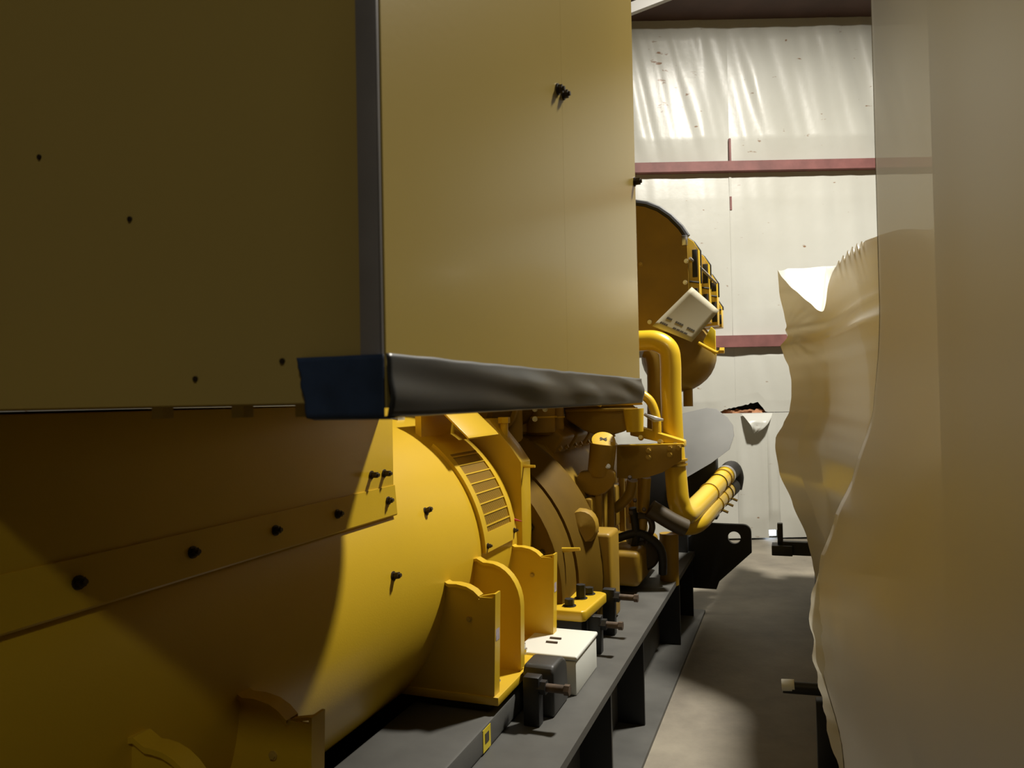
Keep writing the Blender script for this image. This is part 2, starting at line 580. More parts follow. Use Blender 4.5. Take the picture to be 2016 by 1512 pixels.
# ---- skid
SY0, SY1 = -0.6, 5.42
for side, f in (('right', lambda x: x), ('left', mir)):
    a = MB()
    a.box(f(-1.02), f(-0.66), SY0, SY1, 0.40, 0.43)
    a.box(f(-0.80), f(-0.785), SY0, SY1, 0.02, 0.40)
    a.box(f(-1.02), f(-0.605), SY0, SY1, 0.0, 0.02)
    rail = a.build('skid_rail', 'deck', G, smooth=False)
    for y in (0.3, 1.5, 2.15, 2.80, 3.45, 4.62, 5.25):
        MB().box(f(-0.785), f(-0.662), y - 0.008, y + 0.008, 0.02, 0.40).build('stiffener', 'black', rail, smooth=False)
for y in (0.4, 2.3, 4.2, 5.38):
    MB().box(mir(-1.02), -1.02, y - 0.05, y + 0.04, 0.06, 0.40).build('cross_member', 'black', G, smooth=False)
# inner longitudinal beam under the alternator feet
ib = MB().box(-1.20, -0.90, -0.4, 3.0, 0.43, 0.51).build('foot_beam', 'deck', G, bev=0.01)
MB().box(-0.90, -0.8985, 2.13, 2.19, 0.438, 0.505).build('warning_sticker', 'warn', ib, smooth=False, label='yellow warning sticker')
MB().box(-0.8984, -0.8975, 2.145, 2.175, 0.46, 0.49).build('warning_print', 'ink', ib, smooth=False)
# lifting lug at the far end
pts = [(-0.80, 0.18), (-0.52, 0.18), (-0.50, 0.235), (-0.285, 0.44)] + arc(-0.335, 0.575, 0.05, 0, 90, 5) + [(-0.56, 0.625), (-0.80, 0.45)]
mb = MB()
hole = [(-0.395 + 0.042 * math.cos(2 * math.pi * k / 20), 0.535 + 0.042 * math.sin(2 * math.pi * k / 20)) for k in range(20)]
k0 = 9  # outline vertex next to the hole
loop = pts[:k0 + 1] + [hole[(5 - k) % 20] for k in range(21)] + pts[k0:]
mb.xz(loop, 5.36, 5.40)
mb.build('lifting_lug', 'black', G, smooth=False)

# ---- alternator
mb = MB().lathe((AX, 0, AZ), (0, 1, 0), [(-0.45, 0.0), (-0.45, RG - 0.03), (-0.42, RG), (2.93, RG), (2.955, RG - 0.02), (2.955, 0.0)], 96)
alt = mb.build('alternator_housing', 'yellow', G)
CZ = AZ + RG * math.sin(math.radians(28.2))       # underside of the terminal cover
CX = AX + RG * math.cos(math.radians(28.2)) + 0.006
cov = MB().box(mir(CX), CX, -0.3, 2.02, CZ + 0.01, 1.4925).build('terminal_cover', 'yellow', G, bev=0.004)
# bolted lower flange of the cover, leaning outwards
MB().xz([(CX - 0.01, CZ + 0.085), (CX + 0.003, CZ + 0.085), (CX + 0.010, CZ), (CX + 0.008, CZ - 0.004), (CX - 0.01, CZ - 0.004)], -0.3, 2.02).build('cover_flange', 'yellow', cov, smooth=False)


def bolt(p, n, parent, r=0.009, h=0.014, mat='bolt', stud=0.006):
    return MB().hexbolt(p, n, r, h, stud).build('bolt', mat, parent)


for px, py in ((155, 1150), (380, 1091), (543, 1050), (665, 1014), (765, 991)):
    p = at(px, py, X=CX + 0.008)
    bolt((CX + 0.007, p.y, CZ + 0.045), (1, 0, 0.15), cov, 0.009, 0.012)
for px, py in ((731, 935), (756, 932)):
    p = at(px, py, X=CX)
    bolt(p, (1, 0, 0), cov, 0.009, 0.02)


def cyl_pt(th, y, r=RG):
    t = math.radians(th)
    return Vector((AX + r * math.cos(t), y, AZ + r * math.sin(t)))


def on_cyl(px, py):
    """where a sight line meets the alternator barrel"""
    a, b_ = at(px, py, D=1.0), Vector((0, 0, CAM_H))
    d = a - b_
    t = 0.2
    while t < 6:
        p = b_ + d * t
        if (p.x - AX) ** 2 + (p.z - AZ) ** 2 < RG * RG:
            return p
        t += 0.004
    return b_ + d * 2


for px, py in ((838, 1007), (774, 1134)):
    p = on_cyl(px, py)
    n = Vector((p.x - AX, 0, p.z - AZ))
    bolt(p, n, alt, 0.010, 0.02)
p = on_cyl(785, 826)
MB().box(p.x - 0.02, p.x + 0.012, p.y - 0.03, p.y + 0.03, p.z - 0.006, p.z + 0.012).build('rating_sticker', 'paper', alt, smooth=False)

# ventilation grille wrapped round the barrel
VY0, VY1 = 2.565, 2.885


def arc_band(th0, th1, y0, y1, r0, r1, n=14):
    """piece of a cylindrical shell"""
    vs_, fs = [], []
    for i in range(n + 1):
        th = th0 + (th1 - th0) * i / n
        vs_ += [cyl_pt(th, y0, r0), cyl_pt(th, y1, r0), cyl_pt(th, y1, r1), cyl_pt(th, y0, r1)]
    for i in range(n):
        for k in range(4):
            fs.append((i * 4 + k, i * 4 + (k + 1) % 4, i * 4 + 4 + (k + 1) % 4, i * 4 + 4 + k))
    fs += [(3, 2, 1, 0), tuple(n * 4 + k for k in range(4))]
    return vs_, fs


gr = MB()
T0, T1, O0, O1 = 2.5, 52.0, 10.0, 45.0
for (a, b_, c, d) in ((T0, O0, VY0, VY1), (O1, T1, VY0, VY1), (O0, O1, VY0, VY0 + 0.04), (O0, O1, VY1 - 0.035, VY1)):
    gr.add(*arc_band(a, b_, c, d, RG - 0.002, RG + 0.014))
gr = gr.build('vent_grille', 'yellow', alt, smooth=True)
MB().add(*arc_band(O0, O1, VY0 + 0.035, VY1 - 0.03, RG + 0.0005, RG + 0.002)).build('vent_backing', 'mesh', gr)
sl = MB()
for k in range(24):
    y = VY0 + 0.045 + (VY1 - VY0 - 0.09) * k / 23
    sl.add(*arc_band(O0, O1, y - 0.0022, y + 0.0022, RG + 0.002, RG + 0.010, 12))
sl.build('vent_wires', 'wire', gr, kind='stuff')
for k in range(8):
    th = O0 + 2.5 + (O1 - O0 - 4) * k / 7
    MB().add(*arc_band(th - 0.28, th + 0.28, VY0 + 0.04, VY1 - 0.035, RG + 0.009, RG + 0.013, 1)).build('vent_crossbar', 'yellow', gr)
for th, y in ((5, VY0 + 0.02), (6, VY1 - 0.017)):
    bolt(cyl_pt(th, y, RG + 0.014), cyl_pt(th, y, 1) - cyl_pt(th, y, 0), gr, 0.008, 0.012)
# splash hood over the grille
hp = [(-1.33, 1.50), (-1.22, 1.452), (-1.135, 1.372), (-1.125, 1.360)]
rows = []
for (x, z) in hp:
    rows.append((x, z))
hd = MB()
out = [(x, z) for x, z in rows] + [(x - 0.004, z - 0.006) for x, z in reversed(rows)]
hd.xz(out, VY0 + 0.02, VY1 + 0.005)
hd.build('splash_hood', 'yellow', alt, bev=0.0015)
MB().box(-1.345, -1.32, VY0 + 0.02, VY1, 1.36, 1.50).build('hood_bracket', 'yellow', alt)

# feet: base plate with upright gussets
def gusset(y, flange):
    if flange:
        top = [(-1.13, 0.905), (-1.085, 0.918), (-1.06, 0.905), (-1.03, 0.906), (-0.995, 0.900), (-0.97, 0.888), (-0.952, 0.872)]
        pl = [(-1.30, 0.56), (-1.30, 0.80)] + top + [(-0.905, 0.872), (-0.915, 0.56)]
    else:
        top = [(-1.13, 0.925), (-1.06, 0.938), (-1.035, 0.925)] + [(-1.02 + 0.118 * math.sin(q * math.pi / 16), 0.785 + 0.140 * math.cos(q * math.pi / 16)) for q in range(0, 9)]
        pl = [(-1.30, 0.56), (-1.30, 0.80)] + top + [(-0.905, 0.56)]
    g = MB().xz(pl, y, y + 0.008).build('gusset', 'yellow', G, smooth=False)
    # thick rolled rim along the top of the gusset
    vs_, fs = [], []
    tp = top if flange else top + [(-0.905, 0.57)]
    for (x, z) in tp:
        vs_ += [(x, y - 0.008, z - 0.006), (x, y + 0.030, z - 0.006), (x, y + 0.030, z + 0.004), (x, y - 0.008, z + 0.004)]
    for i in range(len(tp) - 1):
        for k in range(4):
            fs.append((i * 4 + k, i * 4 + (k + 1) % 4, i * 4 + 4 + (k + 1) % 4, i * 4 + 4 + k))
    if not flange:   # turn the rim so that it stays thick on the upright stretch
        for i, (x, z) in enumerate(tp):
            if i >= 3:
                q = min(1.0, (i - 3) / 8)
                nx, nz = math.sin(q * math.pi / 2), math.cos(q * math.pi / 2)
                for k, s in enumerate((-0.006, -0.006, 0.004, 0.004)):
                    vs_[i * 4 + k] = (x + nx * s, vs_[i * 4 + k][1], z + nz * s)
    MB().add(vs_, fs).build('gusset_rim', 'yellow', g)
    if flange:
        f = MB()
        f.xz([(-0.905, 0.885), (-0.898, 0.885), (-0.908, 0.56), (-0.915, 0.56)], y, y + 0.045)
        f.xz([(-0.96, 0.872), (-0.898, 0.885), (-0.898, 0.878), (-0.96, 0.865)], y + 0.008, y + 0.02)
        f.build('gusset_flange', 'yellow', g, smooth=False)
        MB().box(-0.9035, -0.9015, y + 0.008, y + 0.038, 0.735, 0.785).build('sticker', 'sticker', g, smooth=False)
    return g


for y, fl in ((2.25, 1), (2.49, 0), (2.88, 1), (1.27, 1), (1.0, 0)):
    g = gusset(y, fl)
    p = Vector((-0.99, y, 0.80 if fl else 0.72))
    bolt(p, (0, -1, 0), g, 0.007, 0.006, 'bolt_y', 0)
for y0, y1 in ((2.245, 2.96), (0.6, 1.33)):
    f = MB().box(-1.32, -0.893, y0, y1, 0.535, 0.562).build('foot_plate', 'yellow', G, bev=0.003)
    for y in (y0 + 0.13, y0 + 0.42):
        if y < y1:
            bolt((-0.955, y, 0.562), (0, 0, 1), f, 0.014, 0.018, 'steel', 0.02)
# sockets between plate and beam
for y in (2.30, 2.62, 2.9, 0.7, 1.2):
    MB().box(-1.15, -0.93, y - 0.04, y + 0.04, 0.505, 0.54).build('mount_shim', 'black', G, smooth=False)

# ---- rounded guard, white junction box and jacking screws on the skid
pr = [(1.95, 0.43), (1.95, 0.565)] + [(2.55 + 0.07 * math.sin(q * math.pi / 12), 0.545 + 0.055 * math.cos(q * math.pi / 12)) for q in range(0, 7)] + [(2.63, 0.43)]
pr[1] = (1.95, 0.60)
MB().yz([(2.45, 0.43), (2.45, 0.58), (2.465, 0.60)] + pr[2:], -0.885, -0.775).build('corner_guard', 'fender', G, bev=0.014, seg=3)
jb = MB().box(-0.985, -0.755, 2.66, 2.965, 0.43, 0.552).build('junction_box', 'white', G, bev=0.006)
MB().box(-0.99, -0.75, 2.655, 2.97, 0.555, 0.572).build('box_lid', 'white', jb, bev=0.007, seg=3)
for y in (2.78, 2.83):
    MB().box(-0.905, -0.86, y - 0.004, y + 0.004, 0.572, 0.578).build('lid_clip', 'rust', jb)


def jack(x, y, z, ln):
    j = MB().box(x - 0.055, x, y - 0.022, y + 0.022, 0.43, z + 0.035).build('jacking_block', 'black', G, bev=0.004)
    MB().tube([(x - 0.01, y, z), (x + 0.02, y, z)], 0.024, 6).build('lock_nut', 'black', j)
    MB().tube([(x, y, z), (x + ln, y, z)], 0.014, 12).build('jacking_screw', 'rust', j)
    MB().tube([(x + ln - 0.004, y, z), (x + ln + 0.014, y, z)], 0.018, 6).build('screw_head', 'rust', j)
    return j


jack(-0.80, 2.39, 0.555, 0.085)
jack(-0.775, 3.14, 0.55, 0.075)
jack(-0.775, 3.40, 0.60, 0.09)

# ---- engine foot with bolts
f = MB()
f.xy([(-1.2, 3.02), (-0.83, 3.02), (-0.815, 3.04), (-0.80, 3.34), (-0.83, 3.36), (-1.2, 3.36)], 0.585, 0.63)
f = f.build('engine_foot', 'yellow', G, bev=0.008, seg=3)
MB().xz([(-1.2, 0.63), (-0.94, 0.63), (-1.06, 0.74), (-1.2, 0.90)], 3.20, 3.235).build('foot_rib', 'yellow', f, smooth=False)
for x, y, h in ((-0.90, 3.09, 0.03), (-0.885, 3.22, 0.06), (-0.87, 3.30, 0.03)):
    bolt((x, y, 0.63), (0, 0, 1), f, 0.021, h, 'black', 0.0)
MB().box(-1.1, -0.84, 3.06, 3.33, 0.43, 0.585).build('engine_mount_block', 'black', G, bev=0.01)

# ---- coupling end: adapter plate, guard and flywheel housing
ad = MB().xz([(-2.08, 0.62), (-1.06, 0.62), (-1.06, 1.24), (-1.105, 1.305), (-1.20, 1.42), (-1.98, 1.42), (-2.12, 1.24)], 2.97, 3.09).build('adapter_plate', 'yellow', G, bev=0.006)
MB().cyl((-1.15, 3.02, 1.34), (-1.15, 3.02, 1.42), 0.017, 10).build('lifting_stud', 'yellow', ad)
MB().cyl((-1.15, 3.02, 1.40), (-1.15, 3.02, 1.425), 0.026, 6).build('stud_nut', 'yellow', ad)
p = at(1012, 1023, Y=2.93)
MB().tube([p + Vector((-0.08, 0, 0)), p + Vector((0.0, 0, 0)), p + Vector((0.035, 0, -0.006))], [0.006, 0.006, 0.001], 8).build('red_tag', 'red', ad, label='red plastic tag')
for px, py in ((1040, 918), (1008, 935), (1012, 1010)):
    p = at(px, py, Y=3.0)
    MB().tube([p + Vector((-0.05, 0, 0)), p + Vector((0.03, 0, 0))], [0.009, 0.006], 6).build('pin', 'yellow', ad)
EA = 0.66
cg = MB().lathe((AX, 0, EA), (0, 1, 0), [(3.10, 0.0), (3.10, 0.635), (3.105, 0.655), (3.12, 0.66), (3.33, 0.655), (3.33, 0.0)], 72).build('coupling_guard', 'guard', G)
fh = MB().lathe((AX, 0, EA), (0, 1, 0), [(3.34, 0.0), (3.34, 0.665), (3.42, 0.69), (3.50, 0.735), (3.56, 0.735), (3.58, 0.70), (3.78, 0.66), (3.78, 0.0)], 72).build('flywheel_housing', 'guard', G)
for k in range(10):
    th = math.radians(-8 + k * 9)
    p = Vector((AX + 0.695 * math.cos(th), 3.49, EA + 0.695 * math.sin(th)))
    bolt(p, (0, -1, 0), fh, 0.017, 0.02, 'bolt', 0)
for k in range(8):
    th = math.radians(-4 + k * 11)
    bolt((AX + 0.60 * math.cos(th), 3.10, EA + 0.60 * math.sin(th)), (0, -1, 0), cg, 0.011, 0.012, 'bolt', 0)
# lump on the flywheel housing and housing foot
MB().lathe((-0.945, 3.46, 0.90), (0.25, -1, 0.1), [(-0.12, 0.085), (0.0, 0.085), (0.03, 0.07), (0.045, 0.0)], 20).build('starter_cover', 'engine', fh)
MB().box(-1.1, -0.82, 3.52, 3.72, 0.44, 0.86).build('housing_foot', 'engine', fh, bev=0.02, seg=3)
MB().tube([at(1102, 1083, Y=3.2), at(1142, 1081, Y=3.2)], [0.012, 0.007], 8).build('oil_tap', 'yellow', fh)

# ---- engine
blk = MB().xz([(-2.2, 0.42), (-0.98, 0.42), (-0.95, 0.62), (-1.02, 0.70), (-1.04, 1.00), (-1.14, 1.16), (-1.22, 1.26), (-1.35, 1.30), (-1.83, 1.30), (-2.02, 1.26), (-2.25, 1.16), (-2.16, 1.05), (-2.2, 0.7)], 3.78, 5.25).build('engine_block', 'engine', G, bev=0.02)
for k in range(5):
    y = 3.93 + k * 0.29
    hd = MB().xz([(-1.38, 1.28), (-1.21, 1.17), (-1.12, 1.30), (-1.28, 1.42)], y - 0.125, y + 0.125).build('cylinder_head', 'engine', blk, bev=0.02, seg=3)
    bolt((-1.165, y - 0.06, 1.235), (0.85, 0, 0.4), hd, 0.012, 0.016, 'bolt_y', 0)
    bolt((-1.165, y + 0.06, 1.235), (0.85, 0, 0.4), hd, 0.012, 0.016, 'bolt_y', 0)
    MB().box(-1.03, -0.985, y - 0.10, y + 0.10, 0.74, 0.98).build('side_cover', 'engine', blk, bev=0.015)
    MB().box(-0.99, -0.955, y - 0.015, y + 0.015, 0.70, 1.06).build('block_rib', 'engine', blk, bev=0.006)
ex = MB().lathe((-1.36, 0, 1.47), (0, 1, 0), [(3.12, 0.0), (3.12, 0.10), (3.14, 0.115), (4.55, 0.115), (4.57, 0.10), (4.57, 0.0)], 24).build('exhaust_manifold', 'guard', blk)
for y in (3.4, 3.75, 4.1, 4.45):
    MB().lathe((-1.36, y, 1.47), (0, 1, 0), [(-0.015, 0.116), (-0.015, 0.135), (0.015, 0.135), (0.015, 0.116)], 24).build('manifold_flange', 'engine', ex)
# intake hopper under the box
pp = [at(a, b_, Y=4.05) for a, b_ in ((1112, 800), (1246, 797), (1262, 812), (1262, 832), (1228, 850), (1188, 862), (1150, 848), (1112, 824))]
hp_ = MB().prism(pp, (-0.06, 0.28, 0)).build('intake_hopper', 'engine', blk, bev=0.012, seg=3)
pp = [at(a, b_, Y=4.03) for a, b_ in ((1106, 794), (1262, 788), (1266, 797), (1106, 804))]
MB().prism(pp, (-0.06, 0.32, 0)).build('hopper_flange', 'engine', hp_, bev=0.006)
pp = [at(a, b_, Y=4.02) for a, b_ in ((1112, 806), (1256, 803), (1256, 808), (1112, 812))]
MB().prism(pp, (-0.06, 0.30, 0)).build('hopper_ridge', 'engine', hp_, bev=0.004)
MB().tube([at(1156, 793, Y=3.95), at(1172, 792, Y=3.95), at(1184, 799, Y=3.95)], [0.012, 0.014, 0.008], 8).build('lever', 'yellow', hp_)
MB().tube([at(1247, 805, Y=4.0), at(1250, 850, Y=4.0)], [0.055, 0.045], 16).build('intake_elbow', 'yellow', hp_)
# pumps and filters left of the hopper
for px, py0, py1, r, Y in ((1000, 800, 858, 0.035, 3.6), (1022, 795, 855, 0.055, 3.75), (1062, 800, 856, 0.085, 3.8), (1094, 804, 850, 0.045, 3.9)):
    a, b_ = at(px, py0, Y=Y), at(px, py1, Y=Y)
    fl = MB().lathe(b_, (0, 0, 1), [(0, 0), (0, r * 0.7), (0.015, r), ((a - b_).z, r), ((a - b_).z + 0.015, r * 0.8), ((a - b_).z + 0.03, 0)], 20, up=(0, 1, 0)).build('fuel_filter', 'engine', blk)
    MB().lathe(b_, (0, 0, 1), [((a - b_).z * 0.6, r), ((a - b_).z * 0.6, r * 1.12), ((a - b_).z * 0.66, r * 1.12), ((a - b_).z * 0.66, r)], 20, up=(0, 1, 0)).build('filter_band', 'yellow', fl)
for px, py in ((1053, 806), (1073, 806), (983, 812), (996, 813), (1053, 825)):
    p = at(px, py, Y=3.62)
    MB().hexbolt(p, (0.3, -1, 0.3), 0.010, 0.016, 0.01).build('bright_bolt', 'steel', blk)
# oil filler neck with cap
o_ = at(1182, 930, Y=3.95)
t_ = at(1188, 874, Y=3.95)
nk = MB().tube([o_ + Vector((0, 0, -0.02)), o_, t_], [0.06, 0.068, 0.07], 24).build('oil_filler_neck', 'engine', blk)
ax_ = Vector((0.22, -0.62, 0.75)).normalized()
cp_ = MB().lathe(t_ + Vector((0, 0, 0.012)), ax_, [(-0.05, 0.058), (-0.012, 0.064), (0.0, 0.066), (0.012, 0.062), (0.014, 0.05), (0.012, 0.0)], 28).build('filler_cap', 'yellow', nk)
tc_ = t_ + Vector((0, 0, 0.012)) + ax_ * 0.0135
u_ = ax_.cross(Vector((0, 0, 1))).normalized()
v_ = u_.cross(ax_)
for a in (0.3, 0.75, -0.4):
    d_ = u_ * math.cos(a) + v_ * math.sin(a)
    e_ = ax_.cross(d_)
    q_ = tc_ + v_ * 0.006
    MB().prism([q_ - d_ * 0.020 - e_ * 0.003, q_ + d_ * 0.020 - e_ * 0.003, q_ + d_ * 0.020 + e_ * 0.003, q_ - d_ * 0.020 + e_ * 0.003], ax_ * 0.001).build('cap_mark', 'ink', cp_, smooth=False)
pp = [at(a, b_, Y=3.9) for a, b_ in ((1142, 930), (1200, 922), (1212, 930), (1212, 948), (1205, 960), (1192, 971), (1176, 977), (1160, 976), (1140, 965), (1126, 952))]
MB().prism(pp, (-0.02, 0.10, 0)).build('filler_housing', 'engine', nk, bev=0.012, seg=3)
p = at(1197, 918, Y=3.9)
bolt(p, (0.3, -1, 0.2), nk, 0.010, 0.014, 'steel', 0)
# shield plate that carries the coolant pipe
pp = [at(a, b_, Y=4.22) for a, b_ in ((1214, 878), (1342, 876), (1342, 906), (1305, 930), (1275, 940), (1246, 943), (1214, 941))]
sh = MB().prism(pp, (0, 0.012, 0)).build('pipe_shield', 'engine', G, bev=0.003)
pp = [at(a, b_, Y=4.22) for a, b_ in ((1214, 876), (1345, 873), (1345, 877), (1214, 880))]
MB().prism(pp, (0, 0.07, 0)).build('shield_lip', 'yellow', sh, bev=0.003)
for px, py in ((1277, 887), (1277, 900), (1319, 882), (1336, 881), (1319, 895)):
    bolt(at(px, py, Y=4.218), (0, -1, 0), sh, 0.012, 0.014, 'bolt_y', 0)
a, b_ = at(1240, 846, Y=4.3), at(1347, 874, Y=4.25)
dz = Vector((0, 0, 0.033))
arm = MB().prism([a - dz, b_ - dz * 0.6, b_ + dz * 0.5, a + dz], (0.0, 0.10, 0)).build('support_arm', 'yellow', sh, bev=0.006)
for px, py in ((1262, 862), (1300, 870), (1330, 876)):
    bolt(at(px, py, Y=4.25), (0, -1, 0.3), arm, 0.012, 0.02, 'bolt_y', 0)

# added blocker above the block, hidden behind the overhanging box, to shade the engine
shade_blk = MB().xz([(-2.25, 1.62), (-0.88, 1.62), (-0.84, 1.70), (-0.88, 2.05), (-1.10, 2.20), (-2.08, 2.20), (-2.26, 2.05), (-2.30, 1.70)], 3.16, 4.20).build('shade_block', 'engine', G, bev=0.03, seg=3)
for y in (3.5, 4.2):
    for x in (-1.9, -1.3):
        MB().cyl((x, y, 1.28), (x, y, 1.64), 0.06, 14).build('shade_block_stub', 'engine', shade_blk)

# ---- coolant pipe: elbow from the engine, down, then out to the radiator end
PX, PY = -0.655, 4.42
pa = [at(1190, 676, Y=4.42), at(1262, 671, Y=4.42), at(1292, 672, Y=4.42), at(1314, 686, Y=4.42), at(1320, 712, Y=4.42), at(1321, 770, Y=4.42), at(1325, 860, Y=4.42), at(1332, 950, Y=4.42), at(1337, 990, Y=4.43), at(1350, 1012, Y=4.50), at(1378, 990, Y=4.85), at(1432, 932, Y=5.62)]
cpipe = MB().tube(pa, [0.060] * 7 + [0.062] * 5, 24, smooth=7).build('coolant_pipe', 'pipe', G)


def clampband(parent, a, b_, r, name='hose_clamp', mat='steel'):
    return MB().tube([a, b_], r, 24).build(name, mat, parent)


def lerp(a, b_, t):
    return a + (b_ - a) * t


q0, q1 = pa[-2], pa[-1]
for t, mt, wd in ((0.30, 'bolt_y', 0.006), (0.62, 'bolt', 0.006), (0.80, 'engine', 0.02)):
    clampband(cpipe, lerp(q0, q1, t), lerp(q0, q1, t) + (q1 - q0).normalized() * wd, 0.067, mat=mt)
clampband(cpipe, lerp(q0, q1, 0.90), lerp(q0, q1, 0.95), 0.069)
for py in (905, 914):
    clampband(cpipe, at(1330, py, Y=4.42), at(1330.5, py + 4, Y=4.42), 0.068, mat='engine')
qq = [lerp(q0, q1, 0.94), q1, at(1441, 925, Y=5.75), at(1446, 940, Y=5.80), at(1444, 962, Y=5.8)]
MB().tube(qq, [0.066, 0.066, 0.066, 0.066, 0.060], 20, smooth=5).build('rubber_elbow', 'rubber', cpipe)
# lower pipe beside it
pb = [at(1330, 1026, Y=4.62), at(1352, 1035, Y=4.62), at(1376, 1028, Y=4.72), at(1402, 1000, Y=5.05), at(1432, 966, Y=5.55)]
lp = MB().tube(pb, 0.056, 22, smooth=7).build('lower_coolant_pipe', 'pipe', G)
for t in (0.15, 0.5, 0.8):
    a = lerp(pb[-2], pb[-1], t)
    clampband(lp, a, a + (pb[-1] - pb[-2]).normalized() * 0.008, 0.062, mat='bolt_y' if t < 0.6 else 'bolt')
    MB().tube([a + Vector((0.05, 0, -0.03)), a + Vector((0.085, 0, -0.045))], 0.009, 6).build('clamp_screw', 'bolt_y', lp)
MB().tube([pb[-1], at(1441, 958, Y=5.7)], 0.06, 20).build('rubber_sleeve', 'rubber', lp)
# breather hose looping beside the hopper
MB().tube([at(1262, 775, Y=4.3), at(1280, 790, Y=4.3), at(1290, 815, Y=4.3), at(1293, 840, Y=4.3), at(1292, 862, Y=4.3)], 0.026, 12, smooth=5).build('breather_hose', 'yellow', G)
p = at(1290, 826, Y=4.27)
MB().tube([p + Vector((-0.06, 0, 0.03)), p, p + Vector((0.045, 0, -0.002))], [0.008, 0.018, 0.006], 8).build('hose_fitting', 'steel', G)
# second riser behind the first one
MB().tube([at(1272, 690, Y=4.75), at(1284, 700, Y=4.75), at(1290, 740, Y=4.75), at(1290, 860, Y=4.75)], 0.05, 18, smooth=5).build('riser_pipe', 'engine', G)
MB().tube([at(1342, 690, Y=4.9), at(1352, 720, Y=4.9), at(1355, 800, Y=4.9)], 0.03, 12, smooth=4).build('drain_pipe', 'engine', G)
MB().tube([at(1317, 1050, Y=4.5), at(1318, 1150, Y=4.5)], 0.055, 18).build('down_pipe', 'engine', G)

# ---- dim pipes and hoses low on the engine
for pts_, r, mt in (
        ([(1245, 945), (1238, 975), (1212, 1000), (1180, 1008)], 0.030, 'engine'),
        ([(1272, 940), (1268, 1000), (1262, 1050)], 0.028, 'engine'),
        ([(1225, 1095), (1212, 1120), (1195, 1140)], 0.020, 'hose'),
        ([(1255, 1015), (1276, 1018), (1284, 1040), (1270, 1070)], 0.018, 'hose'),
        ([(1280, 1000), (1320, 1025), (1350, 1040)], 0.05, 'hose'),
        ([(1215, 1060), (1260, 1050), (1300, 1080), (1305, 1130)], 0.024, 'rubber'),
        ([(1245, 1000), (1252, 1060), (1235, 1110)], 0.022, 'rubber')):
    MB().tube([at(a, b_, Y=4.25 + 0.03 * i) for i, (a, b_) in enumerate(pts_)], r, 12, smooth=5).build('engine_hose', mt, G)
for px, py in ((1250, 985), (1268, 1003), (1242, 1010), (1240, 940)):
    bolt(at(px, py, Y=4.2), (0.2, -1, 0.3), blk, 0.009, 0.02, 'rust', 0)
MB().lathe(at(1265, 1090, Y=4.35), (0.3, -1, 0), [(-0.25, 0.10), (0, 0.10), (0.03, 0.08), (0.04, 0)], 24).build('starter_motor', 'hose', blk)
MB().box(-0.98, -0.80, 4.1, 4.75, 0.47, 0.66).build('oil_pan_side', 'engine', blk, bev=0.03, seg=3)

# ---- air cleaner drum above the engine
DY = 4.55
def dpt(px, py, y=DY):
    p_ = at(px, py, Y=y)
    return (p_.x, p_.z)


e = [dpt(1353, 640), dpt(1356, 600), dpt(1355, 540), dpt(1352, 470), dpt(1340, 452), dpt(1318, 430), dpt(1296, 415), dpt(1272, 406), dpt(1250, 403), dpt(1215, 408), dpt(1190, 418)]
xm = dpt(1215, 500)[0]
oth = [(2 * xm - x, z) for x, z in reversed(e[:8])]
outl = e[:9] + oth
outl = outl + [(2 * xm - dpt(1262, 652)[0], dpt(1262, 652)[1]), dpt(1340, 652)]
drum = empty('air_cleaner')
drum.parent = G
MB().xz(outl, DY, DY + 0.02).build('end_plate', 'engine', drum, smooth=False)
cx_ = xm
# rubber rim round the end plate
rim = e[3:9] + oth[:5]
MB().tube([(x, DY + 0.012, z + 0.012) for x, z in rim], 0.022, 10).build('rubber_rim', 'rubber', drum)
for px, py, big in ((1348, 474, 1), (1351, 514, 0), (1349, 556, 0), (1279, 634, 0), (1262, 520, 0)):
    p = at(px, py, Y=DY - 0.001)
    if big:
        MB().box(p.x - 0.015, p.x + 0.017, DY - 0.02, DY, p.z - 0.03, p.z + 0.03).build('latch', 'steel', drum, bev=0.004)
    else:
        bolt(p, (0, -1, 0), drum, 0.010, 0.012, 'steel' if px > 1270 else 'bolt_y', 0)
# ribbed filter canister behind the plate: yellow rings with black slots
for k, (pr_, pt_, pb_) in enumerate(((1375, 474, 622), (1395, 503, 634), (1411, 540, 640), (1420, 588, 644))):
    y0 = DY + 0.03 + 0.15 * k
    xr, zt = dpt(pr_, pt_, y0)
    zb = dpt(pr_, pb_, y0)[1]
    ring = MB().xz([(xr - 0.5, zb - 0.03), (xr, zb), (xr, zt - 0.05), (xr - 0.03, zt), (xr - 0.12, zt + 0.07), (xr - 0.5, zt + 0.16)], y0, y0 + 0.12).build('canister_ring', 'yellow', drum, bev=0.004)
    xs0, xs1 = dpt(pr_ - 11, 560, y0)[0], dpt(pr_ - 1, 560, y0)[0]
    zm = zt - (0.55 - 0.06 * k) * (zt - zb)
    for za, zc_ in ((zm + 0.03, zt - 0.05), (zb + 0.02, zm - 0.035)):
        if zc_ - za > 0.02 and (k < 3 or za < zm):
            MB().box(xs0, xs1, y0 - 0.006, y0 + 0.01, za, zc_).build('canister_slot', 'rubber', ring, bev=0.003)
    MB().tube([(xr + 0.004, y0 + 0.06, zm), (xr + 0.004, y0 + 0.06, zt - 0.05), (xr - 0.03, y0 + 0.06, zt + 0.004), (xr - 0.12, y0 + 0.06, zt + 0.074)], 0.006, 6).build('canister_strap', 'rubber', ring)
    MB().tube([(dpt(pr_ - 18, 500, y0)[0], y0 - 0.008, zm + 0.006), (xr, y0 - 0.008, zm - 0.004)], 0.006, 6).build('ring_wire', 'rubber', ring)
